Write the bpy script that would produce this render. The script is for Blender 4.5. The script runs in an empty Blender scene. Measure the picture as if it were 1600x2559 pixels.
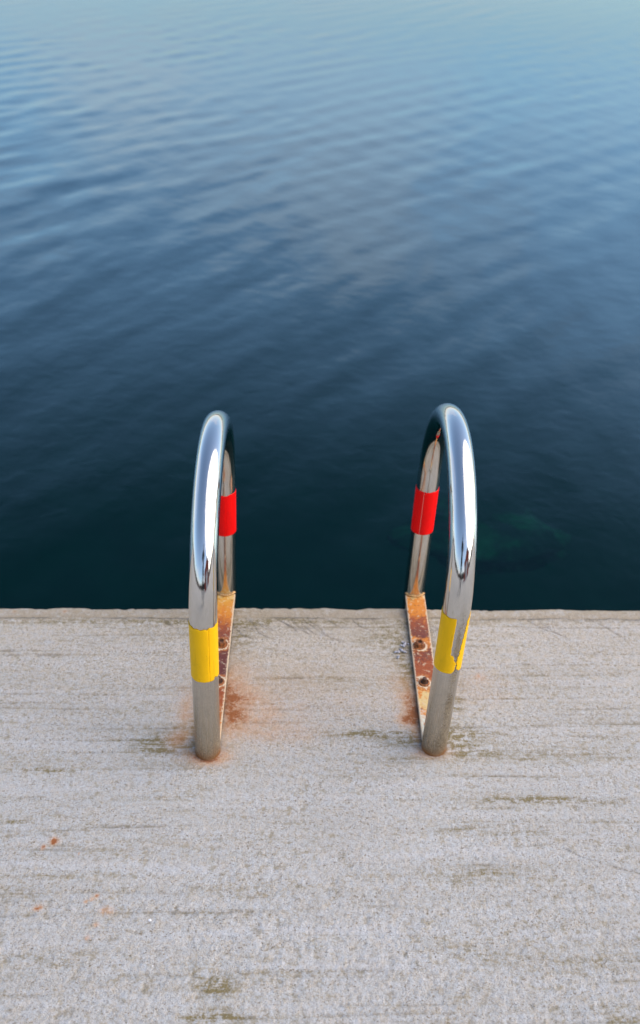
import bpy, bmesh, math, random
import numpy as np
from mathutils import Matrix, Vector

random.seed(7)
rng = np.random.default_rng(11)
scene = bpy.context.scene
COL = scene.collection

# ------------------------------------------------------------------ camera
cam_data = bpy.data.cameras.new('camera')
cam = bpy.data.objects.new('camera', cam_data)
COL.objects.link(cam)
scene.camera = cam
RV, UV_, FV = (0.99941, -0.02091, 0.02743), (-0.01011, 0.58278, 0.81256), (0.03297, 0.81236, -0.58223)
cam.matrix_world = Matrix(((RV[0], UV_[0], -FV[0], 0.0),
                           (RV[1], UV_[1], -FV[1], 0.0),
                           (RV[2], UV_[2], -FV[2], 1.4032),
                           (0, 0, 0, 1)))
cam_data.sensor_fit = 'VERTICAL'
cam_data.sensor_height = 36.0
cam_data.sensor_width = 24.0
cam_data.lens = 2273.06 / 2559 * 36.0
cam_data.clip_start = 0.02
cam_data.clip_end = 20000
cam_data.dof.use_dof = True
cam_data.dof.focus_distance = 1.62
cam_data.dof.aperture_fstop = 3.2

# ------------------------------------------------------------------ sky
SUN_EL, SUN_AZ = math.radians(42), math.radians(100)     # azimuth clockwise from +Y (out to sea)
world = bpy.data.worlds.new('World')
scene.world = world
world.use_nodes = True
wn, wl = world.node_tree.nodes, world.node_tree.links
wn.clear()
w_out = wn.new('ShaderNodeOutputWorld')
w_bg = wn.new('ShaderNodeBackground'); w_bg.inputs['Strength'].default_value = 0.14
sky = wn.new('ShaderNodeTexSky'); sky.sky_type = 'NISHITA'; sky.sun_disc = False
sky.sun_elevation = SUN_EL; sky.sun_rotation = SUN_AZ
sky.air_density = 1.0; sky.dust_density = 1.6; sky.ozone_density = 2.0
tc = wn.new('ShaderNodeTexCoord')
sep = wn.new('ShaderNodeSeparateXYZ'); wl.new(tc.outputs['Generated'], sep.inputs[0])
zmax = wn.new('ShaderNodeMath'); zmax.operation = 'MAXIMUM'; zmax.inputs[1].default_value = 0.0
wl.new(sep.outputs['Z'], zmax.inputs[0])
zadd = wn.new('ShaderNodeMath'); zadd.operation = 'ADD'; zadd.inputs[1].default_value = 0.14
wl.new(zmax.outputs[0], zadd.inputs[0])
dx = wn.new('ShaderNodeMath'); dx.operation = 'DIVIDE'; wl.new(sep.outputs['X'], dx.inputs[0]); wl.new(zadd.outputs[0], dx.inputs[1])
dy = wn.new('ShaderNodeMath'); dy.operation = 'DIVIDE'; wl.new(sep.outputs['Y'], dy.inputs[0]); wl.new(zadd.outputs[0], dy.inputs[1])
cmb = wn.new('ShaderNodeCombineXYZ'); wl.new(dx.outputs[0], cmb.inputs[0]); wl.new(dy.outputs[0], cmb.inputs[1])
cn = wn.new('ShaderNodeTexNoise'); cn.inputs['Scale'].default_value = 0.62; cn.inputs['Detail'].default_value = 7
cn.inputs['Roughness'].default_value = 0.55; cn.inputs['Distortion'].default_value = 0.4
wl.new(cmb.outputs[0], cn.inputs['Vector'])
cr = wn.new('ShaderNodeValToRGB')
cr.color_ramp.elements[0].position = 0.47; cr.color_ramp.elements[0].color = (0, 0, 0, 1)
cr.color_ramp.elements[1].position = 0.74; cr.color_ramp.elements[1].color = (0.85, 0.85, 0.85, 1)
hz = wn.new('ShaderNodeMath'); hz.operation = 'MULTIPLY_ADD'; hz.inputs[1].default_value = -0.46; hz.inputs[2].default_value = 0.13   # cover thickens towards the horizon
wl.new(zmax.outputs[0], hz.inputs[0])
cov = wn.new('ShaderNodeMath'); cov.operation = 'ADD'; wl.new(cn.outputs['Fac'], cov.inputs[0]); wl.new(hz.outputs[0], cov.inputs[1])
wl.new(cov.outputs[0], cr.inputs[0])
cmix = wn.new('ShaderNodeMix'); cmix.data_type = 'RGBA'
cmix.inputs['B'].default_value = (4.0, 3.75, 4.05, 1)
wl.new(cr.outputs[0], cmix.inputs['Factor']); wl.new(sky.outputs[0], cmix.inputs['A'])
wl.new(cmix.outputs['Result'], w_bg.inputs['Color'])
wl.new(w_bg.outputs[0], w_out.inputs[0])

# ------------------------------------------------------------------ sun behind thin cloud
sun_data = bpy.data.lights.new('sun', 'SUN')
sun_data.energy = 1.4
sun_data.angle = math.radians(88)
sun_data.color = (1.0, 0.88, 0.74)
sun = bpy.data.objects.new('sun', sun_data); COL.objects.link(sun)
sdir = Vector((math.sin(SUN_AZ) * math.cos(SUN_EL), math.cos(SUN_AZ) * math.cos(SUN_EL), math.sin(SUN_EL)))
sun.rotation_euler = (-sdir).to_track_quat('-Z', 'Y').to_euler()
sun.location = (4, -4, 8)

# ------------------------------------------------------------------ exposure
scene.view_settings.view_transform = 'Standard'
scene.view_settings.look = 'None'
scene.view_settings.exposure = 1.0
scene.view_settings.gamma = 1.0
scene.view_settings.use_curve_mapping = False
scene.render.engine = 'CYCLES'
scene.render.resolution_x, scene.render.resolution_y = 640, 1024
scene.cycles.max_bounces = 8
scene.cycles.glossy_bounces = 5

# ------------------------------------------------------------------ helpers
def empty(name, loc):
    o = bpy.data.objects.new(name, None); COL.objects.link(o); o.location = loc
    o.empty_display_size = 0.05
    return o

def obj(name, mesh, mat=None, parent=None):
    o = bpy.data.objects.new(name, mesh); COL.objects.link(o)
    if mat: mesh.materials.append(mat)
    if parent: o.parent = parent
    return o

def tag(o, label=None, cat=None, group=None, kind=None):
    if label: o['label'] = label
    if cat: o['category'] = cat
    if group: o['group'] = group
    if kind: o['kind'] = kind
    return o

def mesh_grid(name, P, wrap_u=False, smooth=True, flip=False):
    """P: (rows, cols, 3) array -> quad mesh; wrap_u closes the columns."""
    nr, nc = P.shape[:2]
    idx = np.arange(nr * nc).reshape(nr, nc)
    if wrap_u:
        nx = np.roll(idx, -1, axis=1)
        a, b, c, d = idx[:-1], nx[:-1], nx[1:], idx[1:]
    else:
        a, b, c, d = idx[:-1, :-1], idx[:-1, 1:], idx[1:, 1:], idx[1:, :-1]
    q = np.stack([a, b, c, d], -1).reshape(-1, 4)
    if flip: q = q[:, ::-1]
    m = bpy.data.meshes.new(name)
    m.vertices.add(nr * nc); m.vertices.foreach_set('co', P.reshape(-1).astype(np.float32))
    m.loops.add(q.size); m.loops.foreach_set('vertex_index', q.reshape(-1).astype(np.int32))
    m.polygons.add(len(q)); m.polygons.foreach_set('loop_start', np.arange(0, q.size, 4, dtype=np.int32))
    m.polygons.foreach_set('loop_total', np.full(len(q), 4, dtype=np.int32))
    m.polygons.foreach_set('use_smooth', np.full(len(q), smooth))
    m.update(calc_edges=True); m.validate()
    return m

def attr(m, name, vals):
    at = m.attributes.new(name, 'FLOAT', 'POINT'); at.data.foreach_set('value', np.ascontiguousarray(vals, dtype=np.float32).reshape(-1))

def attr_vec(m, name, vals):
    at = m.attributes.new(name, 'FLOAT_VECTOR', 'POINT'); at.data.foreach_set('vector', np.ascontiguousarray(vals, dtype=np.float32).reshape(-1))

def from_bm(name, bm, smooth=False):
    m = bpy.data.meshes.new(name); bm.normal_update(); bm.to_mesh(m); bm.free()
    if smooth:
        for p in m.polygons: p.use_smooth = True
    return m

_perm = rng.random(1 << 16)
def vnoise(x, y, seed=0):
    xi = np.floor(x).astype(np.int64); yi = np.floor(y).astype(np.int64)
    fx = x - xi; fy = y - yi
    fx = fx * fx * (3 - 2 * fx); fy = fy * fy * (3 - 2 * fy)
    def h(i, j): return _perm[((i * 73856093) ^ (j * 19349663) ^ (seed * 83492791)) & 0xffff]
    return ((h(xi, yi) * (1 - fx) + h(xi + 1, yi) * fx) * (1 - fy) + (h(xi, yi + 1) * (1 - fx) + h(xi + 1, yi + 1) * fx) * fy) * 2 - 1

def fbm(x, y, sx, sy, octs=3, seed=0, rough=0.5):
    t = 0; a = 1.0; s = 0
    for o in range(octs):
        t = t + a * vnoise(x * sx * 2 ** o + 13.7 * o, y * sy * 2 ** o - 7.3 * o, seed + o); s += a; a *= rough
    return t / s

class NT:
    """tiny node-tree builder"""
    def __init__(self, name):
        self.mat = bpy.data.materials.new(name); self.mat.use_nodes = True
        self.t = self.mat.node_tree; self.t.nodes.clear()
        self.out = self.t.nodes.new('ShaderNodeOutputMaterial')
    def n(self, typ, **kw):
        nd = self.t.nodes.new(typ)
        for k, v in kw.items(): setattr(nd, k, v)
        return nd
    def link(self, a, b): self.t.links.new(a, b)
    def put(self, sock, v):
        if isinstance(v, (int, float, tuple, list)): sock.default_value = v
        else: self.link(v, sock)
    def math(self, op, a, b=None, clamp=False):
        nd = self.n('ShaderNodeMath', operation=op); nd.use_clamp = clamp
        self.put(nd.inputs[0], a)
        if b is not None: self.put(nd.inputs[1], b)
        return nd.outputs[0]
    def mix(self, f, a, b, typ='MIX'):
        nd = self.n('ShaderNodeMix', data_type='RGBA', blend_type=typ)
        self.put(nd.inputs['Factor'], f)
        self.put(nd.inputs['A'], a if not isinstance(a, tuple) or len(a) == 4 else a + (1,))
        self.put(nd.inputs['B'], b if not isinstance(b, tuple) or len(b) == 4 else b + (1,))
        return nd.outputs['Result']
    def attr(self, name, out='Fac'): return self.n('ShaderNodeAttribute', attribute_name=name).outputs[out]
    def coord(self, which='Object'): return self.n('ShaderNodeTexCoord').outputs[which]
    def scale(self, vec, s, loc=(0, 0, 0)):
        nd = self.n('ShaderNodeMapping'); self.link(vec, nd.inputs['Vector'])
        nd.inputs['Scale'].default_value = s; nd.inputs['Location'].default_value = loc
        return nd.outputs[0]
    def noise(self, vec, scale=1.0, detail=3, rough=0.5, dist=0.0, out='Fac'):
        nd = self.n('ShaderNodeTexNoise'); self.link(vec, nd.inputs['Vector'])
        nd.inputs['Scale'].default_value = scale; nd.inputs['Detail'].default_value = detail
        nd.inputs['Roughness'].default_value = rough; nd.inputs['Distortion'].default_value = dist
        return nd.outputs[out]
    def step(self, v, lo, hi, a=0.0, b=1.0):
        nd = self.n('ShaderNodeMapRange'); nd.clamp = True; nd.interpolation_type = 'SMOOTHSTEP'
        self.put(nd.inputs[0], v); nd.inputs[1].default_value = lo; nd.inputs[2].default_value = hi
        nd.inputs[3].default_value = a; nd.inputs[4].default_value = b
        return nd.outputs[0]
    def ramp(self, v, stops):
        nd = self.n('ShaderNodeValToRGB'); self.link(v, nd.inputs[0]); e = nd.color_ramp.elements
        while len(e) < len(stops): e.new(0.5)
        for el, (p, c) in zip(e, stops): el.position = p; el.color = c + (1,) if len(c) == 3 else c
        return nd.outputs[0]
    def bump(self, h, strength, dist, normal=None):
        nd = self.n('ShaderNodeBump'); self.link(h, nd.inputs['Height'])
        nd.inputs['Strength'].default_value = strength; nd.inputs['Distance'].default_value = dist
        if normal is not None: self.link(normal, nd.inputs['Normal'])
        return nd.outputs[0]
    def principled(self, **kw):
        nd = self.n('ShaderNodeBsdfPrincipled')
        for k, v in kw.items():
            self.put(nd.inputs[k.replace('_', ' ')], v if not isinstance(v, tuple) or len(v) != 3 or 'Normal' in k else v + (1,))
        self.link(nd.outputs[0], self.out.inputs[0])
        return nd

def flat_mat(name, col, rough=0.6, metallic=0.0, var=0.25, scale=40):
    t = NT(name); v = t.noise(t.coord(), scale, 4)
    c = t.mix(t.step(v, 0.3, 0.7), tuple(x * (1 - var) for x in col), tuple(min(1, x * (1 + var)) for x in col))
    t.principled(Base_Color=c, Roughness=rough, Metallic=metallic)
    return t.mat

# ================================================================== SETTING
EDGE_Y, EDGE_S = 1.5825, 0.004          # quay edge: y = EDGE_Y + EDGE_S * x
WATER_Z = -0.90
TR_ = 0.0242
RUST =  [(-0.114, 1.243, 0.029, 0.043, 0.5), (-0.064, 1.255, 0.065, 0.048, 0.45), (-0.099, 1.304, 0.037, 0.059, 0.32), (-0.123, 1.315, 0.018, 0.065, 0.4), (-0.102, 1.36, 0.029, 0.045, 0.25), (-0.205, 1.25, 0.02, 0.061, 0.5), (-0.214, 1.188, 0.023, 0.02, 0.4), (-0.153, 1.149, 0.029, 0.016, 1.5), (0.0, 1.209, 0.055, 0.025, 0.25), (-0.034, 1.349, 0.169, 0.067, 0.1), (0.258, 1.278, 0.018, 0.043, 1.0), (0.238, 1.241, 0.016, 0.015, 0.7), (0.263, 1.21, 0.011, 0.025, 0.7), (0.234, 1.328, 0.025, 0.044, 0.3), (0.281, 1.16, 0.028, 0.014, 0.7), (0.408, 1.36, 0.008, 0.008, 0.6), (0.403, 1.329, 0.051, 0.045, 0.15), (0.147, 1.283, 0.124, 0.053, 0.08), (-0.406, 0.965, 0.006, 0.006, 1.6), (-0.422, 0.954, 0.003, 0.004, 1.6), (-0.405, 0.841, 0.006, 0.004, 1.4), (-0.313, 0.862, 0.003, 0.003, 1.5), (-0.32, 0.856, 0.003, 0.003, 1.3), (-0.329, 0.851, 0.003, 0.002, 1.3), (-0.292, 0.836, 0.008, 0.005, 1.0), (-0.305, 0.811, 0.003, 0.003, 1.2), (-0.315, 0.79, 0.003, 0.003, 1.1), (-0.358, 0.941, 0.001, 0.002, 1.2), (-0.625, 1.568, 0.004, 0.005, 1.0), (-0.511, 1.569, 0.004, 0.005, 1.0)]
ALGAE =  [(-0.226, 1.188, 0.039, 0.022, 1.3), (-0.27, 1.17, 0.038, 0.014, 0.6), (-0.216, 1.171, 0.031, 0.008, 0.8), (-0.184, 1.239, 0.011, 0.061, 0.5), (0.328, 1.19, 0.04, 0.032, 1.2), (0.345, 1.278, 0.012, 0.024, 0.8), (0.359, 1.16, 0.063, 0.019, 0.45), (0.351, 1.351, 0.017, 0.067, 0.3), (0.167, 1.205, 0.096, 0.008, 1.3), (0.229, 1.189, 0.04, 0.016, 0.8), (0.216, 1.14, 0.046, 0.008, 0.6), (0.256, 1.362, 0.015, 0.034, 1.0), (0.243, 1.422, 0.022, 0.048, 0.5), (0.22, 1.472, 0.054, 0.05, 0.5), (-0.02, 1.534, 0.301, 0.012, 0.85), (-0.559, 1.53, 0.178, 0.011, 0.6), (-0.109, 1.495, 0.036, 0.063, 0.6), (-0.093, 1.548, 0.055, 0.027, 0.5), (0.419, 1.539, 0.083, 0.008, 0.6), (-0.218, 1.52, 0.144, 0.039, 0.35), (-0.481, 1.002, 0.028, 0.008, 0.9), (-0.458, 1.118, 0.06, 0.006, 1.0), (-0.501, 1.144, 0.075, 0.019, 0.3), (-0.106, 0.71, 0.026, 0.012, 1.5), (-0.105, 0.663, 0.033, 0.011, 1.6), (-0.133, 0.738, 0.056, 0.019, 0.35), (0.332, 0.9, 0.076, 0.008, 0.7), (0.315, 0.883, 0.041, 0.006, 0.6), (0.438, 1.048, 0.09, 0.008, 1.2), (0.31, 0.985, 0.043, 0.008, 0.6), (0.432, 0.98, 0.058, 0.008, 0.4), (-0.407, 0.753, 0.049, 0.011, 0.5), (-0.328, 0.758, 0.037, 0.013, 0.45), (0.339, 0.748, 0.057, 0.01, 0.4), (0.498, 0.747, 0.058, 0.012, 0.45), (0.532, 1.16, 0.095, 0.014, 0.5), (0.488, 1.141, 0.086, 0.008, 0.5), (0.563, 1.04, 0.067, 0.009, 0.4), (-0.197, 1.058, 0.044, 0.007, 0.5), (-0.11, 0.969, 0.141, 0.004, 0.3), (-0.348, 0.896, 0.134, 0.004, 0.4), (0.067, 1.35, 0.169, 0.007, 0.3), (0.382, 1.205, 0.064, 0.008, 0.5), (0.505, 0.661, 0.024, 0.017, 0.5)]

# ------------------------------------------------------------------ concrete quay
def concrete_material():
    t = NT('weathered_concrete'); co = t.coord()
    broad = t.noise(co, 3.0, 4, 0.55)
    mid = t.noise(co, 60, 4, 0.65)
    fine = t.noise(co, 260, 3, 0.7)
    grain = t.noise(co, 900, 2, 0.6)
    g2 = t.noise(t.scale(co, (1, 1, 1), (1.7, 0.4, 0)), 130, 4, 0.72)
    cool, warm = (0.578, 0.586, 0.580), (0.605, 0.495, 0.360)
    warmth = t.math('ADD', t.math('MULTIPLY', t.attr('warm'), 0.62), t.math('MULTIPLY', t.math('SUBTRACT', fine, 0.5), 2.4))
    warmth = t.math('ADD', warmth, t.math('MULTIPLY', t.math('SUBTRACT', mid, 0.5), 2.2))
    warmth = t.math('ADD', warmth, 0.30, clamp=True)
    c = t.mix(warmth, cool, warm)
    c = t.mix(t.step(grain, 0.32, 0.62, 0.62, 0.0), c, (0.26, 0.24, 0.21))
    c = t.mix(t.step(grain, 0.50, 0.78, 0.0, 0.40), c, (0.74, 0.72, 0.70))
    c = t.mix(t.step(g2, 0.30, 0.52, 0.60, 0.0), c, (0.26, 0.215, 0.16))
    c = t.mix(t.step(g2, 0.52, 0.74, 0.0, 0.45), c, (0.66, 0.65, 0.66))
    c = t.mix(t.step(broad, 0.3, 0.7, 0.0, 0.18), c, (0.36, 0.33, 0.29))
    band = t.noise(t.scale(co, (1.3, 26, 1), (0.4, 0.9, 0)), 1.0, 5, 0.6)
    c = t.mix(t.step(band, 0.36, 0.56, 0.14, 0.0), c, (0.30, 0.265, 0.21))
    c = t.mix(t.step(band, 0.50, 0.70, 0.0, 0.22), c, (0.60, 0.60, 0.62))
    mott = t.noise(t.scale(co, (1, 1.25, 1), (7.7, 0.4, 0)), 62, 5, 0.68)
    patch = t.noise(t.scale(co, (1, 1, 1), (2.7, 4.4, 0)), 6.5, 3, 0.6)
    c = t.mix(t.math('MULTIPLY', t.step(mott, 0.51, 0.66, 0, 0.70), t.step(patch, 0.40, 0.58, 0.12, 1.0)), c, (0.30, 0.245, 0.145))
    # dark mineral specks and pin holes
    sp = t.noise(t.scale(co, (1, 1, 1), (3.1, 2.2, 0)), 430, 2, 0.5)
    c = t.mix(t.step(sp, 0.63, 0.71, 0, 0.85), c, (0.10, 0.09, 0.085))
    sp2 = t.noise(t.scale(co, (1, 1.3, 1), (5.5, 8.2, 0)), 170, 2, 0.6)
    lin = t.noise(t.scale(co, (5, 48, 1), (1.1, 6.2, 0)), 1.0, 3, 0.6)
    c = t.mix(t.math('MULTIPLY', t.step(sp2, 0.60, 0.67, 0, 0.85), t.step(lin, 0.40, 0.58, 0.15, 1.0)), c, (0.19, 0.140, 0.080))
    sw = t.noise(t.scale(co, (1, 1, 1), (9.1, 5.2, 0)), 520, 1, 0.5)
    c = t.mix(t.step(sw, 0.72, 0.80, 0, 0.6), c, (0.80, 0.80, 0.82))
    # dirt held in low spots of the relief
    low = t.attr('low')
    c = t.mix(t.math('MULTIPLY', t.step(low, 0.15, 0.8), t.step(mid, 0.38, 0.62, 0.10, 0.55)), c, (0.23, 0.195, 0.125))
    # algae in the broom lines
    streak = t.noise(t.scale(co, (16, 120, 16)), 1.0, 5, 0.62)
    brk = t.noise(co, 75, 4, 0.7)
    al = t.attr('algae')
    am = t.math('MULTIPLY', al, t.step(t.math('ADD', t.math('MULTIPLY', streak, 0.55), t.math('MULTIPLY', brk, 0.55)), 0.46, 0.66))
    am = t.math('MULTIPLY', am, t.step(fine, 0.34, 0.58, 0.5, 1.7))
    c = t.mix(t.math('MULTIPLY', am, 0.95, clamp=True), c, (0.215, 0.165, 0.070))
    # rust washed into the surface
    ru = t.attr('rust')
    rm = t.math('MULTIPLY', ru, t.step(t.math('ADD', t.math('MULTIPLY', brk, 0.6), t.math('MULTIPLY', fine, 0.4)), 0.34, 0.64, 0.6, 1.2))
    c = t.mix(t.math('MULTIPLY', rm, 0.9, clamp=True), c, t.mix(t.step(rm, 0.45, 1.3), (0.60, 0.31, 0.14), (0.30, 0.095, 0.024)))
    c = t.mix(t.math('MULTIPLY', t.math('MULTIPLY', t.attr('strip'), t.step(mid, .3, .6, .5, 1.0)), 0.72, clamp=True), c, (0.37, 0.295, 0.20))
    c = t.mix(t.math('MULTIPLY', t.attr('crack_shade'), 0.9), c, (0.11, 0.095, 0.075))  # cracks plus the contact shade painted beside bars and feet
    hgt = t.math('ADD', t.math('MULTIPLY', fine, 0.6), t.math('MULTIPLY', grain, 0.35))
    hgt = t.math('ADD', hgt, t.math('MULTIPLY', g2, 1.1))
    nb = t.bump(hgt, 1.0, 0.0034)
    rough = t.step(mid, 0.3, 0.7, 0.78, 0.92)
    t.principled(Base_Color=c, Roughness=rough, Normal=nb)
    return t.mat

def build_quay():
    def grow(start, end, d0, ratio):
        v = [start]; d = d0
        while abs(v[-1] - start) < abs(end - start): v.append(v[-1] + math.copysign(d, end - start)); d *= ratio
        return v[1:]
    dense = np.arange(-0.90, 1.06, 0.0024)
    xs = np.concatenate([np.array(grow(-0.90, -500, 0.004, 1.22))[::-1], dense, np.array(grow(dense[-1], 500, 0.004, 1.22))])
    yd = np.arange(0.55, EDGE_Y - 0.0065, 0.0024)
    ys = np.concatenate([np.array(grow(0.55, -500, 0.004, 1.22))[::-1], yd])
    X, Y = np.meshgrid(xs, ys)
    fade = np.clip((3.0 - np.abs(X)) / 2, 0, 1) * np.clip((Y + 2.0) / 2, 0, 1)
    # relief: broom lines, worn aggregate, shallow hollows
    wob = 0.006 * fbm(X, Y, 2.2, 2.2, 2, 3)
    lines = fbm(X * 0.9, Y + wob, 1.6, 75, 3, 21, 0.6)
    lines2 = fbm(X * 0.9, Y + wob, 0.8, 26, 2, 25, 0.5)
    wear = np.clip(0.5 + 1.2 * fbm(X, Y, 3.5, 5, 3, 41), 0, 1)
    lump = fbm(X, Y, 62, 70, 4, 51, 0.75)
    pits = np.clip(-fbm(X, Y, 110, 130, 3, 61, .7) - 0.30, 0, 1)
    big = fbm(X, Y, 5, 6, 3, 71)
    roughzone = np.clip((1.06 - Y) / 0.25, 0, 1) * 1.2 + 0.5
    Z = 0.00045 * lines + 0.0006 * lines2 + 0.0011 * lump * roughzone * (0.4 + 0.9 * wear) - 0.0022 * pits * (0.3 + wear) + 0.0012 * big
    # straight broom furrows with a small step
    low = np.clip(-lump * 0.9 - 0.12, 0, 1) * roughzone * 1.1 + pits * 2.2 + np.clip(-lines - 0.28, 0, 1) * 1.5
    alg = np.zeros_like(X); rust = np.zeros_like(X)
    for (gx, gy, sx, sy, w) in ALGAE:
        alg += w * np.exp(-((X - gx) / (sx * 1.15)) ** 2 - ((Y - gy) / (sy * 1.15)) ** 2)
    for (gx, gy, sx, sy, w) in RUST:
        k = 1.0 + 0.5 * fbm(X, Y, 30, 40, 2, 91) if sx > 0.012 else 1.0 + 0.8 * fbm(X, Y, 160, 160, 2, 95)
        rust += w * k * np.exp(-((X - gx) / (sx * 1.15)) ** 2 - ((Y - gy) / (sy * 1.15)) ** 2)
    furrow = np.zeros_like(X); fgap = np.clip(0.35 + 1.2 * fbm(X, Y, 25, 60, 2, 700), 0, 1)
    for k in range(90):
        y0 = EDGE_Y - 0.06 - 0.96 * rng.random(); x0 = -0.75 + 1.7 * rng.random(); L = 0.03 + 0.22 * rng.random() ** 1.6; d = 0.0016 + 0.0016 * rng.random()
        yy = Y - y0 - 0.004 * fbm(xs, xs * 0, 6, 1, 2, 200 + k)[None, :]
        g = np.exp(-(yy / d) ** 2) * np.exp(-((X - x0) / L) ** 4)
        Z -= 0.0013 * g; alg += 0.34 * g; low += 0.25 * g; furrow = np.maximum(furrow, g * fgap)
    alg += 0.16 * np.clip(fbm(X, Y, 3, 9, 3, 101) + 0.1, 0, 1) + 0.55 * np.clip(fbm(X, Y, 7, 40, 3, 111, .6) - 0.25, 0, 1)
    crack_shade = 0.42 * furrow
    def add_crack(pts, w, depth):
        nonlocal Z
        dmin = np.full(X.shape, 9.0)
        for (ax, ay), (bx, by) in zip(pts[:-1], pts[1:]):
            ex, ey = bx - ax, by - ay; tt = np.clip(((X - ax) * ex + (Y - ay) * ey) / (ex * ex + ey * ey), 0, 1)
            dmin = np.minimum(dmin, np.hypot(X - ax - tt * ex, Y - ay - tt * ey))
        g = np.exp(-(dmin / w) ** 2); Z = Z - depth * g; np.maximum(crack_shade, g, out=crack_shade)
    pts = [(0.475, 0.952)]
    while pts[-1][0] < 0.75: pts.append((pts[-1][0] + 0.02, pts[-1][1] - 0.0076 + 0.004 * rng.normal()))
    add_crack(pts, 0.0011, 0.0008)
    for k in range(26):                                       # drag cracks next to the formed edge
        x0 = (-0.30 + 0.62 * rng.random()) if k < 18 else (-0.65 + 1.4 * rng.random())
        y0 = EDGE_Y - 0.040 - 0.01 * rng.random(); p_ = [(x0, y0)]
        for s in range(3 + int(4 * rng.random())): p_.append((p_[-1][0] + 0.010 + 0.006 * rng.normal(), p_[-1][1] - 0.009 - 0.005 * rng.random()))
        add_crack(p_, 0.0013, 0.0011)
    crack_shade *= np.clip(0.55 + 0.9 * fbm(X, Y, 40, 40, 2, 131), 0, 1)
    # contact shade painted in as dark lines along bars and round feet, plus algae
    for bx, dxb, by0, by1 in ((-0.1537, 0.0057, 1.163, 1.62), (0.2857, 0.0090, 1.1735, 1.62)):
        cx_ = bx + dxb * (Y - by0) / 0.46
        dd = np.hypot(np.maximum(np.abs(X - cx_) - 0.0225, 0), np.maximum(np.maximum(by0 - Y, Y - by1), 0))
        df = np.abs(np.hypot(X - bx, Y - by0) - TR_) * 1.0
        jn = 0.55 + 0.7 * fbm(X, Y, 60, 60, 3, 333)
        np.maximum(crack_shade, np.clip(jn * np.exp(-dd / 0.0055) * 1.1, 0, 1), out=crack_shade)
        np.maximum(crack_shade, np.clip(jn * np.exp(-df / 0.0045), 0, 1) * 0.9, out=crack_shade)
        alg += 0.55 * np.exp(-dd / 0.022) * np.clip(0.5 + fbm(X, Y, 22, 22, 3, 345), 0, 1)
    # formed strip along the edge sits a few millimetres lower, torn border
    border = EDGE_Y - 0.040 + 0.0045 * fbm(X, Y * 0, 12, 1, 4, 141, .6) + 0.002 * fbm(X, Y * 0, 90, 1, 2, 145)
    st = np.clip((Y - border) / 0.0045, 0, 1); st = st * st * (3 - 2 * st)
    near_b = np.exp(-((Y - border) / 0.010) ** 2)
    tear = np.clip(0.45 + 0.8 * fbm(X, Y, 9, 2, 2, 151) + 0.5 * (X > 0.42), 0, 1.3)
    Z = Z * (1 - 0.55 * st) - 0.0060 * st + near_b * tear * 0.0024 * fbm(X, Y, 110, 130, 3, 161, .6)
    crack_shade = np.maximum(crack_shade, 0.8 * np.exp(-((Y - border + 0.001) / 0.0032) ** 2) * np.clip(0.6 + 1.5 * fbm(X, Y, 18, 4, 3, 171), 0, 1))
    low += near_b * 0.5
    Z *= fade
    warm = np.clip((Y - 1.10) / 0.42, 0, 1) * 0.75 + 0.35 * np.exp(-((X - 0.06) / 0.28) ** 2) * np.clip((Y - 1.05) / 0.3, 0, 1)
    # lip: rounded arris with chips, then the face down into the water
    rows, lowr = [], []
    top = np.stack([X, Y + EDGE_S * X, Z], -1); rows.append(top)
    x = xs; fx = np.clip((3 - np.abs(x)) / 2, 0, 1)
    chip = 0.0020 * fbm(x, x * 0, 14, 1, 4, 181, .6) + 0.0030 * np.clip(fbm(x, x * 0, 45, 1, 3, 187, .6) - 0.25, 0, 1) * -1
    chip *= 3.4 * fx
    zl = Z[-1]
    extra = []
    r = 0.006
    for a in np.linspace(15, 90, 6):
        a = math.radians(a); extra.append(np.stack([x, EDGE_Y - r + r * math.sin(a) + chip + EDGE_S * x, zl * (math.cos(a)) - 0.0060 * fx * (1 - math.cos(a)) - r * (1 - math.cos(a)) + 0.0007 * fx * fbm(x, x * 0 + a, 70, 3, 2, 193)], -1))
    for z in (-0.015, -0.03, -0.05, -0.08, -0.12, -0.2, -0.35, -0.6, -0.9, -1.4, -4.5):
        extra.append(np.stack([x, EDGE_Y + chip * 0.5 + EDGE_S * x + 0.0025 * fx * fbm(x, x * 0 + z, 22, 15, 3, 197), np.full_like(x, z)], -1))
    P = np.concatenate([top, np.stack(extra)], 0)
    ne = len(extra)
    def ext(A, v): return np.concatenate([A, np.full((ne, A.shape[1]), v)], 0)
    m = mesh_grid('quay', P, smooth=True)
    attr(m, 'algae', np.clip(ext(alg * fade, 0.4), 0, 1.4)); attr(m, 'rust', np.clip(ext(rust, 0), 0, 1.6))
    attr(m, 'low', np.clip(ext(low * fade, 0.2), 0, 1)); attr(m, 'crack_shade', np.clip(ext(crack_shade, 0), 0, 1)); attr(m, 'warm', ext(warm, 0.8)); attr(m, 'strip', ext(st + 0.6 * near_b, 1.0))
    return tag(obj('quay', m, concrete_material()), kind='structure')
build_quay()

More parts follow.
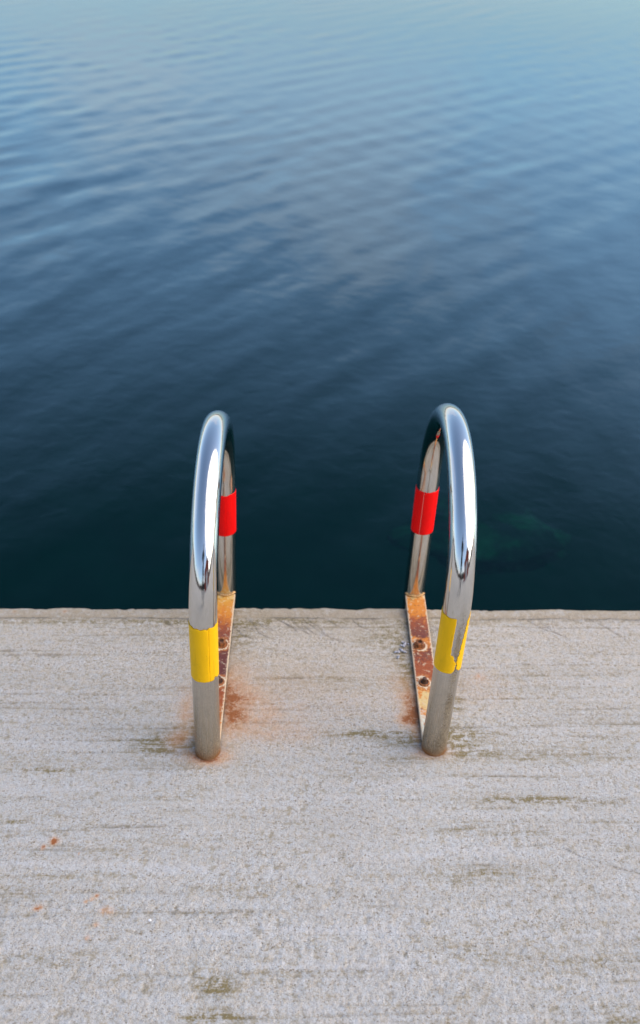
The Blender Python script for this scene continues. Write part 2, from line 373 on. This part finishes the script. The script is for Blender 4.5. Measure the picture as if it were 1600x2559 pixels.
# ------------------------------------------------------------------ water
def water_material():
    t = NT('sea_water'); co = t.coord()
    rip = t.noise(t.scale(co, (1.0, 1.0, 1.0)), 9.0, 3, 0.5, 0.3)
    nb = t.bump(rip, 0.18, 0.012)
    fr = t.n('ShaderNodeFresnel'); fr.inputs['IOR'].default_value = 1.333; t.link(nb, fr.inputs['Normal'])
    gl = t.n('ShaderNodeBsdfGlossy'); gl.inputs['Roughness'].default_value = 0.06; gl.inputs['Color'].default_value = (0.77, 0.96, 1.0, 1); t.link(nb, gl.inputs['Normal'])
    df = t.n('ShaderNodeBsdfDiffuse'); df.inputs['Color'].default_value = (0.0012, 0.0135, 0.0185, 1)
    tr = t.n('ShaderNodeBsdfTransparent'); tr.inputs['Color'].default_value = (0.15, 0.80, 0.66, 1)
    body = t.n('ShaderNodeMixShader'); body.inputs[0].default_value = 0.55; t.link(df.outputs[0], body.inputs[1]); t.link(tr.outputs[0], body.inputs[2])
    mx = t.n('ShaderNodeMixShader'); fc = t.n('ShaderNodeFloatCurve'); cu = fc.mapping.curves[0]
    for px_, py_ in ((0.02, 0.004), (0.036, 0.011), (0.055, 0.056), (0.088, 0.152), (0.125, 0.235), (0.17, 0.30), (0.32, 0.42), (0.5, 0.455)): cu.points.new(px_, py_)
    fc.mapping.update(); t.link(fr.outputs[0], fc.inputs['Value']); t.link(fc.outputs[0], mx.inputs[0]); t.link(body.outputs[0], mx.inputs[1]); t.link(gl.outputs[0], mx.inputs[2])
    t.link(mx.outputs[0], t.out.inputs[0])
    return t.mat

def build_water():
    y = [EDGE_Y - 0.10]
    while y[-1] < 45: y.append(y[-1] + 0.0062 * (y[-1] + 0.8))
    while y[-1] < 6000: y.append(y[-1] * 1.16)
    y = np.array(y)
    s = np.linspace(-0.55, 0.55, 300)
    o = [0.55]; d = 0.006
    while o[-1] < 60: o.append(o[-1] + d); d *= 1.22
    o = np.array(o[1:]); s = np.concatenate([-o[::-1], s, o])
    S, Y = np.meshgrid(s, y)
    X = S * (Y + 0.8)
    cell = np.maximum(np.gradient(y)[:, None] * np.ones_like(S), np.abs(np.gradient(X, axis=1)))
    H = np.zeros_like(X); W = np.random.default_rng(5)
    n = 70
    for i in range(n):
        lam = 0.16 * (2.6 / 0.16) ** W.random()
        th = math.radians(-31 + 16 * W.normal()) if i % 8 else math.radians(-100 + 50 * W.normal())
        k = 2 * math.pi / lam; slope = 0.0090 * (0.75 if lam < 0.35 else 1.0 if lam < 1.3 else 0.6)
        A = slope / k
        ph = W.random() * 6.283
        wx, wy = X + 0.16 * np.sin(Y * 0.9 + i), Y + 0.16 * np.sin(X * 1.1 + 1.3 * i)
        A = A * (1.0 if lam < 0.8 else np.clip(1.5 - Y / 9, 0.15, 1.0)) * (np.clip(0.7 + Y / 14, 0.7, 1.5) if lam < 0.6 else 1.0)
        A = A * np.clip(0.75 + 1.25 * vnoise(X * 0.55 + 7 * i, Y * 0.38 - 3 * i, 600 + i), 0, 2)
        H += A * np.sin(k * (wx * math.cos(th) + wy * math.sin(th)) + ph) * np.clip(lam / (2.6 * cell) - 0.3, 0, 1)
    gust = np.clip(0.85 + 0.5 * fbm(X, Y, 0.22, 0.16, 3, 301), 0.35, 1.4)
    calm = np.clip((Y - 1.0) / 6, 0.5, 1.0) * np.clip(1.15 - Y / 40, 0.6, 1.0)
    H *= gust * calm
    return tag(obj('water', mesh_grid('water', np.stack([X, Y, WATER_Z + H], -1)), water_material()), kind='structure')
build_water()

# seabed
sb = np.array([[[x, y, -4.2 + (0.2 * math.sin(x) if abs(x) < 40 else 0)] for x in (-800, -60, -20, -6, -2, 0, 2, 6, 20, 60, 800)] for y in (0.5, 2, 4, 7, 11, 20, 60, 800)], dtype=float)
tag(obj('seabed', mesh_grid('seabed', sb), flat_mat('dark_silt', (0.012, 0.022, 0.022), 0.9, scale=2)), kind='structure')

# low wooded shores round the bay
def build_hills():
    n = 400; a = np.linspace(0, 2 * math.pi, n + 1)[:-1]
    h = 17 + 11 * fbm(np.cos(a) * 3 + 5, np.sin(a) * 3 + 5, 1.1, 1.1, 5, 401, .6)
    h = np.maximum(h, 6.0) * (3.0 - 2.5 * np.clip(np.cos(a) * 2 + 0.6, 0, 1))
    rows = []
    for rad, f, z0 in ((520, 0, -3), (530, .45, 0), (560, .85, 0), (620, 1.0, 0), (760, .6, 0), (820, 0, -3)):
        jit = 1 + 0.03 * fbm(np.cos(a) * 9 + rad, np.sin(a) * 9, 2, 2, 3, 411)
        rows.append(np.stack([np.sin(a) * rad * jit, np.cos(a) * rad * jit, z0 + h * f], -1))
    m = mesh_grid('hills', np.stack(rows), wrap_u=True)
    t = NT('wooded_shore'); v = t.noise(t.coord(), 0.08, 5, .6)
    t.principled(Base_Color=t.mix(t.step(v, .35, .65), (0.020, 0.015, 0.010), (0.045, 0.030, 0.022)), Roughness=0.95)
    return tag(obj('hills', m, t.mat), kind='structure')
build_hills()

# ================================================================== HANDRAILS
TR = 0.0242                                     # tube radius
def steel_material():
    t = NT('stainless_steel'); tv = t.attr('tube', 'Vector')
    g = t.attr('grime'); ring = t.attr('base_rust')
    brush = t.noise(t.scale(tv, (26, 26, 9)), 1.0, 4, 0.65)
    blot = t.noise(t.scale(tv, (1.6, 1.6, 42)), 1.0, 4, 0.65)
    fine = t.noise(t.scale(tv, (7, 7, 260)), 1.0, 3, 0.6)
    film = t.math('MULTIPLY', t.attr('film'), t.step(brush, 0.30, 0.72, 0.55, 1.0))
    rough = t.math('ADD', t.step(brush, .3, .75, .03, .10), t.math('MULTIPLY', film, 0.26))
    c = t.mix(film, (0.66, 0.645, 0.61), (0.42, 0.335, 0.225))
    metal_n = t.bump(brush, 0.10, 0.0006)
    st = t.n('ShaderNodeBsdfPrincipled'); st.inputs['Metallic'].default_value = 1.0
    t.link(c, st.inputs['Base Color']); t.link(rough, st.inputs['Roughness']); t.link(metal_n, st.inputs['Normal'])
    dirt = t.n('ShaderNodeBsdfPrincipled'); dirt.inputs['Roughness'].default_value = 0.75
    dc = t.mix(t.step(blot, .35, .65), (0.12, 0.085, 0.045), (0.26, 0.21, 0.14))
    dc = t.mix(ring, dc, (0.22, 0.085, 0.018)); t.link(dc, dirt.inputs['Base Color'])
    gm = t.math('MULTIPLY', g, t.step(t.math('ADD', t.math('MULTIPLY', blot, .6), t.math('MULTIPLY', fine, .45)), 0.36, 0.66))
    gm = t.math('ADD', gm, t.math('MULTIPLY', ring, 0.85), clamp=True)
    specks = t.noise(t.scale(tv, (9, 9, 380)), 1.0, 1, .5)
    gm = t.math('ADD', gm, t.math('MULTIPLY', t.step(specks, 0.77, 0.83), 0.55), clamp=True)
    mx = t.n('ShaderNodeMixShader'); t.link(gm, mx.inputs[0]); t.link(st.outputs[0], mx.inputs[1]); t.link(dirt.outputs[0], mx.inputs[2])
    t.link(mx.outputs[0], t.out.inputs[0])
    return t.mat

def tape_material(name, col, dark):
    t = NT(name); co = t.coord()
    v = t.noise(t.scale(co, (60, 60, 14)), 1.0, 3, .6)
    c = t.mix(t.step(v, .3, .75), tuple(x * .90 for x in col), col)
    sp = t.noise(co, 420, 1, .5)
    c = t.mix(t.step(sp, .76, .82, 0, .7), c, dark)
    smg = t.noise(t.scale(co, (22, 22, 9)), 1.0, 4, .65, .4)
    c = t.mix(t.step(smg, .52, .75, 0, .22), c, dark)
    scr = t.noise(t.scale(co, (160, 160, 12)), 1.0, 2, .5)
    c = t.mix(t.step(scr, .66, .72, 0, .15), c, dark)
    c = t.mix(t.attr('seam'), c, dark)
    t.principled(Base_Color=c, Roughness=0.5, Specular_IOR_Level=0.18, Normal=t.bump(v, .12, .0006))
    return t.mat

def rust_material(name, stops, shift):
    """stops run along the bar from the near tube (0) to the weld (1)."""
    t = NT(name); co = t.coord(); s = t.attr('along'); e = t.attr('edge'); nd = t.attr('nut')
    n1 = t.noise(t.scale(co, (1, 1, 1), (shift, 0, 0)), 55, 5, .62, .5)
    n2 = t.noise(t.scale(co, (1, 1, 1), (shift, 3, 0)), 190, 4, .6)
    n3 = t.noise(t.scale(co, (1, 1, 1), (shift, 6, 0)), 620, 2, .5)
    w = t.math('ADD', s, t.math('MULTIPLY', t.math('SUBTRACT', n1, .5), .26))
    w = t.math('ADD', w, t.math('MULTIPLY', t.math('SUBTRACT', n2, .5), .16))
    c = t.ramp(w, stops)
    n4 = t.noise(t.scale(co, (1, 1, 1), (shift, 9, 0)), 105, 4, .7, .6)
    c = t.mix(t.step(n4, .58, .64, 0, .8), c, (0.58, 0.46, 0.30))
    c = t.mix(t.step(n4, .34, .42, .7, 0), c, (0.13, 0.030, 0.012))
    # flaked pale paint along the arrises and round the fixings, brown halo outside it
    halo = t.math('ADD', nd, t.math('MULTIPLY', t.math('SUBTRACT', n1, .5), 1.1))
    halo = t.math('ADD', halo, t.math('MULTIPLY', t.math('SUBTRACT', n2, .5), .7))
    c = t.mix(t.step(halo, .30, .48, 0, .8), c, (0.42, 0.13, 0.02))
    c = t.mix(t.step(halo, .50, .60, 0, .9), c, (0.66, 0.55, 0.38))
    c = t.mix(t.step(halo, .80, .95, 0, .95), c, (0.11, 0.035, 0.015))
    ed = t.math('ADD', e, t.math('MULTIPLY', t.math('SUBTRACT', n2, .5), 1.6))
    c = t.mix(t.step(ed, .62, .72, 0, .85), c, (0.60, 0.46, 0.30))
    c = t.mix(t.step(n3, .62, .72, 0, .6), c, (0.50, 0.24, 0.12))
    c = t.mix(t.step(n3, .28, .36, .5, 0), c, (0.09, 0.03, 0.02))
    nb = t.bump(t.math('ADD', n2, t.math('MULTIPLY', n3, .5)), .5, .0012)
    t.principled(Base_Color=c, Roughness=t.step(n2, .3, .7, .38, .62), Normal=nb, Metallic=0.0)
    return t.mat

STEEL = steel_material()
YELLOW = tape_material('yellow_tape', (0.95, 0.52, 0.002), (0.12, 0.06, 0.01))
RED = tape_material('red_tape', (0.90, 0.001, 0.001), (0.16, 0.004, 0.004))
R_CREAM, R_ORANGE, R_RED, R_MAROON, R_PALE = (0.62, 0.44, 0.18), (0.58, 0.185, 0.010), (0.29, 0.060, 0.008), (0.115, 0.023, 0.013), (0.60, 0.58, 0.46)
RUST_R = rust_material('rusted_bar_pale', [(0.0, R_PALE), (0.13, R_PALE), (0.17, R_ORANGE), (0.21, R_CREAM), (0.28, R_CREAM), (0.31, R_ORANGE), (0.36, R_RED), (0.50, R_RED), (0.56, R_MAROON), (0.63, R_ORANGE), (0.66, R_ORANGE), (0.70, R_MAROON), (0.80, R_RED), (0.86, R_ORANGE), (0.97, R_ORANGE), (1.0, R_CREAM)], 0.0)
RUST_L = rust_material('rusted_bar_dark', [(0.0, R_ORANGE), (0.10, R_ORANGE), (0.18, (0.40, 0.12, 0.014)), (0.30, R_RED), (0.38, R_MAROON), (0.56, R_MAROON), (0.66, (0.16, 0.035, 0.016)), (0.76, R_RED), (0.84, R_ORANGE), (0.97, (0.60, 0.28, 0.03)), (1.0, R_CREAM)], 4.7)
BOLT = flat_mat('rusted_steel', (0.07, 0.030, 0.016), 0.55, 0.2, .6, 160)
BOLT_O = flat_mat('orange_rust', (0.24, 0.080, 0.020), 0.6, 0.1, .5, 200)
WELD = flat_mat('weld_metal', (0.55, 0.33, 0.14), 0.36, 0.6, .35, 300)

def tube_path(dx, ln, span, h):
    """points of the tube axis: near leg, half circle, far leg down into the water"""
    pts = []
    R = span / 2
    for z in np.arange(-0.06, h, 0.004): pts.append((ln * z, 0, z))
    for a in np.linspace(0, math.pi, 150): 
        z = h + math.sin(a) * R
        pts.append((dx * (1 - math.cos(a)) / 2 + ln * z, R - math.cos(a) * R, z))
    for z in np.concatenate([np.arange(h - 0.004, -0.12, -0.004), np.arange(-0.15, -3.2, -0.08)]): pts.append((dx + ln * z, span, z))
    return np.array(pts)

def build_tube(parent, path, dirty):
    n = 96
    T = np.gradient(path, axis=0); T /= np.linalg.norm(T, axis=1)[:, None]
    side = np.array([1.0, 0, 0])
    B = side - (T @ side)[:, None] * T; B /= np.linalg.norm(B, axis=1)[:, None]
    N = np.cross(B, T)                         # points outward of the bend (towards the camera on the near leg)
    a = np.linspace(0, 2 * math.pi, n, endpoint=False)
    if N[0][1] > 0: N = -N
    P = path[:, None, :] + TR * (np.cos(a)[None, :, None] * N[:, None, :] + np.sin(a)[None, :, None] * B[:, None, :])
    s = np.concatenate([[0], np.cumsum(np.linalg.norm(np.diff(path, axis=0), axis=1))])
    m = mesh_grid('tube', P, wrap_u=True)
    near = (path[:, 1] < 0.02)[:, None] * np.ones((1, n)); z = path[:, 2][:, None] * np.ones((1, n))
    A = ((a + math.pi) % (2 * math.pi) - math.pi)[None, :] * np.ones((len(path), 1))
    attr_vec(m, 'tube', np.stack([np.cos(A) , np.sin(A), s[:, None] * np.ones((1, n))], -1))
    film = near * np.clip((0.40 - z) / 0.36, 0, 1) + (1 - near) * np.clip((0.16 - z) / 0.3, 0, 1) * 0.5 + 0.03
    attr(m, 'film', np.clip(film, 0, 1))
    ring = near * np.exp(-np.clip(z - 0.002 + 0.003 * np.sin(3 * A + 1), 0, 9) / 0.010)
    attr(m, 'base_rust', ring)
    g = near * 0.32 * np.clip((0.30 - z) / 0.30, 0, 1)
    g = g + near * 0.75 * np.exp(-np.clip(z, 0, 9) / 0.035)
    if dirty:
        g = g + near * 1.7 * np.exp(-((A - 0.42) / 0.26) ** 2) * (np.clip((0.41 - z) / 0.12, 0, 1)) * (0.55 + 0.45 * np.sin(z * 60))
        for zc, dz, ac, da in ((0.155, 0.013, 0.40, 0.24), (0.062, 0.022, 0.35, 0.28), (0.03, 0.018, 0.2, 0.45), (0.29, 0.03, 0.3, 0.2)):
            g = g + 2.2 * near * np.exp(-((z - zc) / dz) ** 2 - ((A - ac) / da) ** 2)
    attr(m, 'grime', np.clip(g, 0, 2.2))
    return obj('tube', m, STEEL, parent)

def build_tape(name, parent, x, y, ln, z0, z1, a0, a1, mat, seam_dark=0.8, nv=70, na=110, jag=0.0012, seed=0):
    """wraps the straight leg; a0(v), a1(v): start and end angle in degrees (0 faces the camera); z0(a), z1(a)"""
    P = np.zeros((nv + 2, na + 2, 3)); seam = np.zeros((nv + 2, na + 2))
    for i in range(nv + 2):
        v = min(max((i - 1) / (nv - 1), 0), 1)
        A0, A1 = a0(v), a1(v)
        for j in range(na + 2):
            u = min(max((j - 1) / (na - 1), 0), 1)
            ang = math.radians(A0 + (A1 - A0) * u)
            deg = math.degrees(ang)
            zb, zt = z0(deg), z1(deg)
            z = zb + (zt - zb) * v
            inner = i in (0, nv + 1) or j in (0, na + 1)
            rr = TR - 0.0002 if inner else TR + 0.00055 + 0.0006 * u
            P[i, j] = (x + ln * z + rr * math.sin(ang), y - rr * math.cos(ang), z)
            if inner: seam[i, j] = seam_dark
    m = mesh_grid(name, P); attr(m, 'seam', seam)
    o = obj(name, m, mat, parent)
    return o

def lerp_table(tab):
    xs_, ys_ = zip(*tab)
    return lambda v: float(np.interp(v, xs_, ys_))

def jagged(base, amp, seed):
    r_ = np.random.default_rng(seed); k = r_.normal(size=90) * amp
    def f(deg):
        q = (deg % 360) / 4.0; i = int(q) % 90; fr = q - int(q)
        return base + k[i] * (1 - fr) + k[(i + 1) % 90] * fr
    return f

def build_bar(parent, y_end, dx, mat, nuts, half=0.0225):
    """flat bar on the concrete from behind the near leg to the far leg"""
    y0, y1 = 0.004, y_end
    zt, zb = 0.0105, 0.0035
    prof = [(-half, zb), (-half, zt - 0.001), (-half + 0.001, zt)] + [(v, zt) for v in np.linspace(-half + 0.003, half - 0.003, 26)] + [(half - 0.001, zt), (half, zt - 0.001), (half, zb)]
    ny = 240; P = np.zeros((ny, len(prof), 3))
    for i, y in enumerate(np.linspace(y0, y1, ny)):
        for j, (px, pz) in enumerate(prof):
            P[i, j] = (dx * y / y1 + px, y, pz)
    m = mesh_grid('mounting_bar', P, flip=True, smooth=False)
    U = (P[..., 1] - y0) / (y1 - y0); attr(m, 'along', U)
    dist = half - np.abs(P[..., 0] - dx * P[..., 1] / y1)
    attr(m, 'edge', np.clip(1 - dist / 0.0075, 0, 1))
    nd = np.zeros(U.shape)
    for (nx, ny_) in nuts: nd = np.maximum(nd, np.clip(1.15 - np.hypot(P[..., 0] - nx, (P[..., 1] - ny_)) / 0.028, 0, 1))
    attr(m, 'nut', nd)
    return obj('mounting_bar', m, mat, parent)

def disc_bm(bm, r0, r1, z0, z1, seg, hole=0.0, rot=0.0, cx=0, cy=0, chamfer=0.0):
    rings = []
    if hole: rings += [(hole, z0), (hole, z1)]
    prof = [(r0, z0), (r1, z1 - chamfer), (r1 - chamfer, z1)]
    loop = ([(hole, z0)] if hole else []) + prof + ([(hole, z1)] if hole else [])
    vs = [[bm.verts.new((cx + r * math.cos(rot + 2 * math.pi * k / seg), cy + r * math.sin(rot + 2 * math.pi * k / seg), z)) for k in range(seg)] for r, z in loop]
    L = len(vs)
    rng_ = range(L) if hole else range(L - 1)
    for i in rng_:
        a, b = vs[i], vs[(i + 1) % L]
        for k in range(seg): bm.faces.new((a[k], a[(k + 1) % seg], b[(k + 1) % seg], b[k]))
    if not hole:
        bm.faces.new(vs[-1]); bm.faces.new(vs[0][::-1])

def build_fixing(bar, nx, ny, style, rot):
    zt = 0.0105
    if style == 'nut':
        bm = bmesh.new(); disc_bm(bm, 0.0135, 0.0135, zt, zt + 0.0018, 28, 0.006, 0, nx, ny, 0.0005); obj('washer', from_bm('washer', bm), BOLT_O, bar)
        bm = bmesh.new(); disc_bm(bm, 0.0100, 0.0100, zt + 0.0018, zt + 0.0125, 6, 0.0056, rot, nx, ny, 0.0012); obj('nut', from_bm('nut', bm), BOLT_O, bar)
        bm = bmesh.new(); disc_bm(bm, 0.0056, 0.0056, zt, zt + 0.0095, 16, 0, 0, nx, ny, 0.0008); obj('stud', from_bm('stud', bm), BOLT, bar)
    else:
        bm = bmesh.new(); disc_bm(bm, 0.0120, 0.0110, zt, zt + 0.0030, 28, 0.0085, 0, nx, ny, 0.0008); obj('washer', from_bm('washer', bm), BOLT_O, bar)
        bm = bmesh.new(); disc_bm(bm, 0.0085, 0.0080, zt, zt + 0.0022, 24, 0, 0, nx, ny, 0.0005); obj('nut', from_bm('nut', bm), BOLT, bar)
        bm = bmesh.new(); disc_bm(bm, 0.0052, 0.0047, zt + .0015, zt + 0.0135, 16, 0, 0, nx, ny, 0.0010); obj('stud', from_bm('stud', bm), BOLT, bar)

def build_weld(bar, cx, cy, lean, seed):
    n, k = 90, 10; P = np.zeros((n, k, 3)); r_ = np.random.default_rng(seed)
    for i in range(n):
        a = math.radians(-62 + 124 * i / (n - 1)); rr = 0.0024 * (1 + 0.22 * math.sin(i * 0.9) + 0.1 * r_.normal()) * (1 if 2 < i < n - 3 else 0.5)
        for j in range(k):
            b = 2 * math.pi * j / k; rad = TR + 0.0008 + rr * math.cos(b) 
            P[i, j] = (cx + rad * math.sin(a), cy - rad * math.cos(a), 0.0125 + rr * math.sin(b))
    obj('weld_bead', mesh_grid('weld_bead', P, wrap_u=True), WELD, bar)

def build_rail(loc, dx, ln, span, h, dirty, label, rust, nuts, seed):
    root = empty('handrail', loc)
    tag(root, label, 'handrail', 'pair of handrails at the quay edge')
    path = tube_path(dx, ln, span, h)
    build_tube(root, path, dirty)
    bar = build_bar(root, span - TR * 0.75, dx, rust, [(n[0], n[1]) for n in nuts])
    for nx, ny, st, rot in nuts: build_fixing(bar, nx, ny, st, rot)
    build_weld(bar, dx + ln * 0.012, span, ln, seed)
    return root

railL = build_rail((-0.1537, 1.163, 0), 0.0057, 0.0202, 0.4673, 0.3231, False,
                   'polished steel handrail with unbroken yellow tape band, rusty stain beside its foot', RUST_L,
                   [(0.0077, 0.282, 'nut', 0.35), (0.0097, 0.171, 'stud', 0.1)], 3)
railR = build_rail((0.2857, 1.1735, 0), 0.0090, 0.0104, 0.4575, 0.3478, True,
                   'polished steel handrail with torn, gaping yellow tape and brown streaked foot', RUST_R,
                   [(0.0003, 0.2705, 'nut', 0.1), (-0.0015, 0.1605, 'stud', 0.6)], 5)

# adhesive bands
def yl_top(d):
    d = d % 360
    return 0.3375 + (0.0025 if 24 <= d < 34 else 0.0) + 0.0008 * math.sin(d * .21)
def yl_bot(d):
    d = d % 360
    return 0.2125 + (0.0045 if 47 < d < 60 else 0.0) + 0.0006 * math.sin(d * .13)
build_tape('yellow_tape', railL, 0, 0, 0.0202, yl_bot, yl_top, lambda v: 25, lambda v: 384, YELLOW)
tape_r = build_tape('yellow_tape', railR, 0, 0, 0.0104, jagged(0.2275, 0.0003, 5), lambda d: 0.356 + 0.0006 * math.sin(d * .17),
           (lambda tab: (lambda v: tab(v) + 1.6 * math.sin(v * 61) + 1.1 * math.sin(v * 143 + 1)))(lerp_table([(0, 46), (.03, 34), (.07, 28), (.17, 25), (.21, 22), (.35, 30), (.5, 34), (.69, 41), (.8, 44), (.93, 49), (1, 66)])),
           (lambda tab: (lambda v: 360 + tab(v) + 0.5 * math.sin(v * 50)))(lerp_table([(0, 5), (.03, 14), (.07, 18), (.18, 20), (.24, 10), (.325, 5), (.34, -7), (.5, -8), (1, -6)])), YELLOW, nv=150)
tag(tape_r, 'yellow tape torn open down the front in a jagged gap')
build_tape('red_tape', railL, 0.0057, 0.4673, 0.0202, jagged(0.1835, 0.0002, 7), jagged(0.2915, 0.0011, 8), lambda v: 8, lambda v: 368, RED)
build_tape('red_tape', railR, 0.0090, 0.4575, 0.0104, jagged(0.1915, 0.0002, 9), jagged(0.3050, 0.0009, 10), lambda v: -22, lambda v: 336, RED)

# ================================================================== SMALL THINGS
def lump(name, pos, size, seed, sub=2, sq=(1, 1, 1)):
    bm = bmesh.new(); bmesh.ops.create_icosphere(bm, subdivisions=sub, radius=1)
    r_ = np.random.default_rng(seed); off = r_.random(3) * 50
    for v in bm.verts:
        c = v.co
        k = 1 + 0.42 * float(fbm(np.array([c.x * 1.3 + off[0]]), np.array([c.y * 1.3 + c.z * 1.7 + off[1]]), 1, 1, 3, seed)[0])
        v.co = Vector((pos[0] + c.x * size * k * sq[0], pos[1] + c.y * size * k * sq[1], pos[2] + c.z * size * k * sq[2]))
    return bm

def joined(bms):
    out = bmesh.new()
    for b in bms:
        me = bpy.data.meshes.new('tmp'); b.to_mesh(me); b.free(); out.from_mesh(me); bpy.data.meshes.remove(me)
    return out
SEAL = flat_mat('dried_sealant', (0.34, 0.33, 0.35), 0.45, 0, .5, 300)
r_ = np.random.default_rng(77); blobs = []
for k in range(16):
    u = k / 15; px = 0.262 - 0.022 * u + 0.005 * r_.normal(); py = 1.462 - 0.040 * u + 0.006 * r_.normal()
    blobs.append(lump('s', (px, py, 0.002), 0.0020 + 0.0020 * r_.random(), 500 + k, 2, (1.2, 1, .7)))
tag(obj('sealant_lump', from_bm('sealant_lump', joined(blobs), True), SEAL), 'crumbly pale lilac lump of dried sealant against the rusty mounting bar', 'sealant')
CHIP = flat_mat('white_paint_flake', (0.82, 0.82, 0.84), 0.5, 0, .1, 100)
for k, (px, py, sz, lab) in enumerate(((-0.220, 0.817, 0.0032, 'tiny white paint flake on the concrete at the lower left'), (-0.206, 0.742, 0.0016, 'tiniest white speck on the concrete near the bottom edge'))):
    tag(obj('paint_flake', from_bm('paint_flake', lump('f', (px, py, 0.0012), sz, 640 + k, 1, (1, .7, .35))), CHIP), lab, 'paint flake', 'white flakes on the concrete')
def weed_mat(name, col):
    t = NT(name); n = t.noise(t.coord(), 3.4, 4, .65, .8); f = t.noise(t.coord(), 16, 3, .6)
    m_ = t.math('MULTIPLY', t.step(n, .40, .66), t.step(f, .3, .7, .55, 1.0))
    t.principled(Base_Color=t.mix(m_, (0.010, 0.024, 0.024), col), Roughness=0.95)
    return t.mat
tag(obj('weedy_rock', from_bm('weedy_rock', lump('r', (1.16, 4.2, -1.75), 0.40, 909, 4, (1.3, .75, .35)), True), weed_mat('green_weed', (0.020, 0.15, 0.085))), 'green weed-covered rock showing dimly through the water right of the handrails', 'rock')

# ================================================================== BEHIND THE VIEW (seen mirrored in the tubes)
def box(bm, x0, x1, y0, y1, z0, z1):
    v = [bm.verts.new(p) for p in ((x0, y0, z0), (x1, y0, z0), (x1, y1, z0), (x0, y1, z0), (x0, y0, z1), (x1, y0, z1), (x1, y1, z1), (x0, y1, z1))]
    for f in ((0, 3, 2, 1), (4, 5, 6, 7), (0, 1, 5, 4), (1, 2, 6, 5), (2, 3, 7, 6), (3, 0, 4, 7)): bm.faces.new([v[i] for i in f])

def boathouse(loc):
    root = empty('boathouse', loc); tag(root, 'red timber boathouse behind the viewer, mirrored in the steel tubes', 'boathouse')
    W, D, H, G = 2.6, 3.4, 2.5, 1.5
    red = flat_mat('red_boards', (0.33, 0.055, 0.028), .8, 0, .25, 6); dark = flat_mat('roof_felt', (0.035, 0.035, 0.04), .8); white = flat_mat('white_trim', (.75, .74, .70), .6, 0, .06); glass = flat_mat('window_glass', (.03, .04, .05), .08, 0, .1)
    bm = bmesh.new()
    prof = [(-W, 0), (W, 0), (W, H), (0, H + G), (-W, H)]
    a = [bm.verts.new((x, D, z)) for x, z in prof]; b = [bm.verts.new((x, -D, z)) for x, z in prof]
    bm.faces.new(a[::-1]); bm.faces.new(b)
    for i in range(5): bm.faces.new((a[i], a[(i + 1) % 5], b[(i + 1) % 5], b[i]))
    wall = obj('wall', from_bm('wall', bm), red, root)
    bat = bmesh.new(); box(bat, -.03, .03, 0, .03, 0, 1); bmesh_m = from_bm('batten', bat)
    for k in range(15):
        x = -W + .17 + k * (2 * W - .34) / 14
        if abs(x) < 0.7: continue
        o = obj('batten', bmesh_m, None, wall); o.location = (x, D, 0.05); o.scale = (1, 1, H + G * (1 - abs(x) / W) - .12)
    bmesh_m.materials.append(red)
    bm = bmesh.new()
    for s in (-1, 1):
        q = [(s * (W + .3), H - .3 * G / W), (0, H + G), (0, H + G + .14), (s * (W + .3), H - .3 * G / W + .14)]
        f = [bm.verts.new((x, D + .3, z + .01)) for x, z in q]; g = [bm.verts.new((x, -D - .3, z + .01)) for x, z in q]
        bm.faces.new(f); bm.faces.new(g[::-1])
        for i in range(4): bm.faces.new((f[i], g[i], g[(i + 1) % 4], f[(i + 1) % 4]))
    obj('roof', from_bm('roof', bm), dark, root)
    bm = bmesh.new(); box(bm, -.6, .6, D + .004, D + .06, 0, 2.15); door = obj('door', from_bm('door', bm), white, root)
    bm = bmesh.new(); box(bm, .42, .5, D + .062, D + .12, 1.0, 1.06); obj('handle', from_bm('handle', bm), dark, door)
    for s in (-1, 1):
        bm = bmesh.new(); box(bm, s * 1.6 - .42, s * 1.6 + .42, D + .034, D + .08, 1.0, 1.9); fr = obj('window', from_bm('window', bm), white, root)
        bm = bmesh.new(); box(bm, s * 1.6 - .34, s * 1.6 + .34, D + .082, D + .086, 1.08, 1.82); obj('pane', from_bm('pane', bm), glass, fr)
    return root
bh = boathouse((6.2, -9.5, 0)); bh.rotation_euler.z = math.radians(24)

def person(loc):
    root = empty('person', loc); tag(root, 'person in dark jacket and trousers photographing, mirrored as a dark sliver in the tubes', 'person')
    V, E, Rd = [], [], []
    def v(p, r, link=None):
        V.append(p); Rd.append(r)
        if link is not None: E.append((link, len(V) - 1))
        return len(V) - 1
    pel = v((0, 0, .95), (.155, .11)); ab = v((0, 0, 1.12), (.145, .10), pel); ch = v((0, .01, 1.32), (.165, .115), ab); nk = v((0, .0, 1.47), (.06, .06), ch)
    hd = v((0, .03, 1.55), (.07, .085), nk); ht = v((0, .03, 1.66), (.078, .098), hd); v((0, .02, 1.74), (.05, .06), ht)
    for s in (-1, 1):
        hp = v((s * .10, 0, .88), (.088, .09), pel); kn = v((s * .135, .02, .48), (.06, .062), hp); an = v((s * .15, -.02, .09), (.042, .045), kn); v((s * .165, .12, .04), (.045, .035), an)
        sh = v((s * .19, 0, 1.40), (.065, .065), ch); el = v((s * .25, .06, 1.14), (.045, .045), sh); wr = v((s * .10, .24, 1.32), (.032, .032), el); v((s * .06, .27, 1.36), (.036, .03), wr)
    m = bpy.data.meshes.new('body'); m.from_pydata(V, E, [])
    dark = flat_mat('dark_clothes', (.012, .012, .014), .8, 0, .2, 30); o = obj('body', m, dark, root)
    sk = o.modifiers.new('skin', 'SKIN'); sk.use_smooth_shade = True
    for i, d in enumerate(m.skin_vertices[0].data): d.radius = Rd[i] if isinstance(Rd[i], tuple) else (Rd[i], Rd[i])
    m.skin_vertices[0].data[0].use_root = True
    ss = o.modifiers.new('sub', 'SUBSURF'); ss.levels = 2; ss.render_levels = 2
    return root
person((-0.02, -0.42, 0.0))
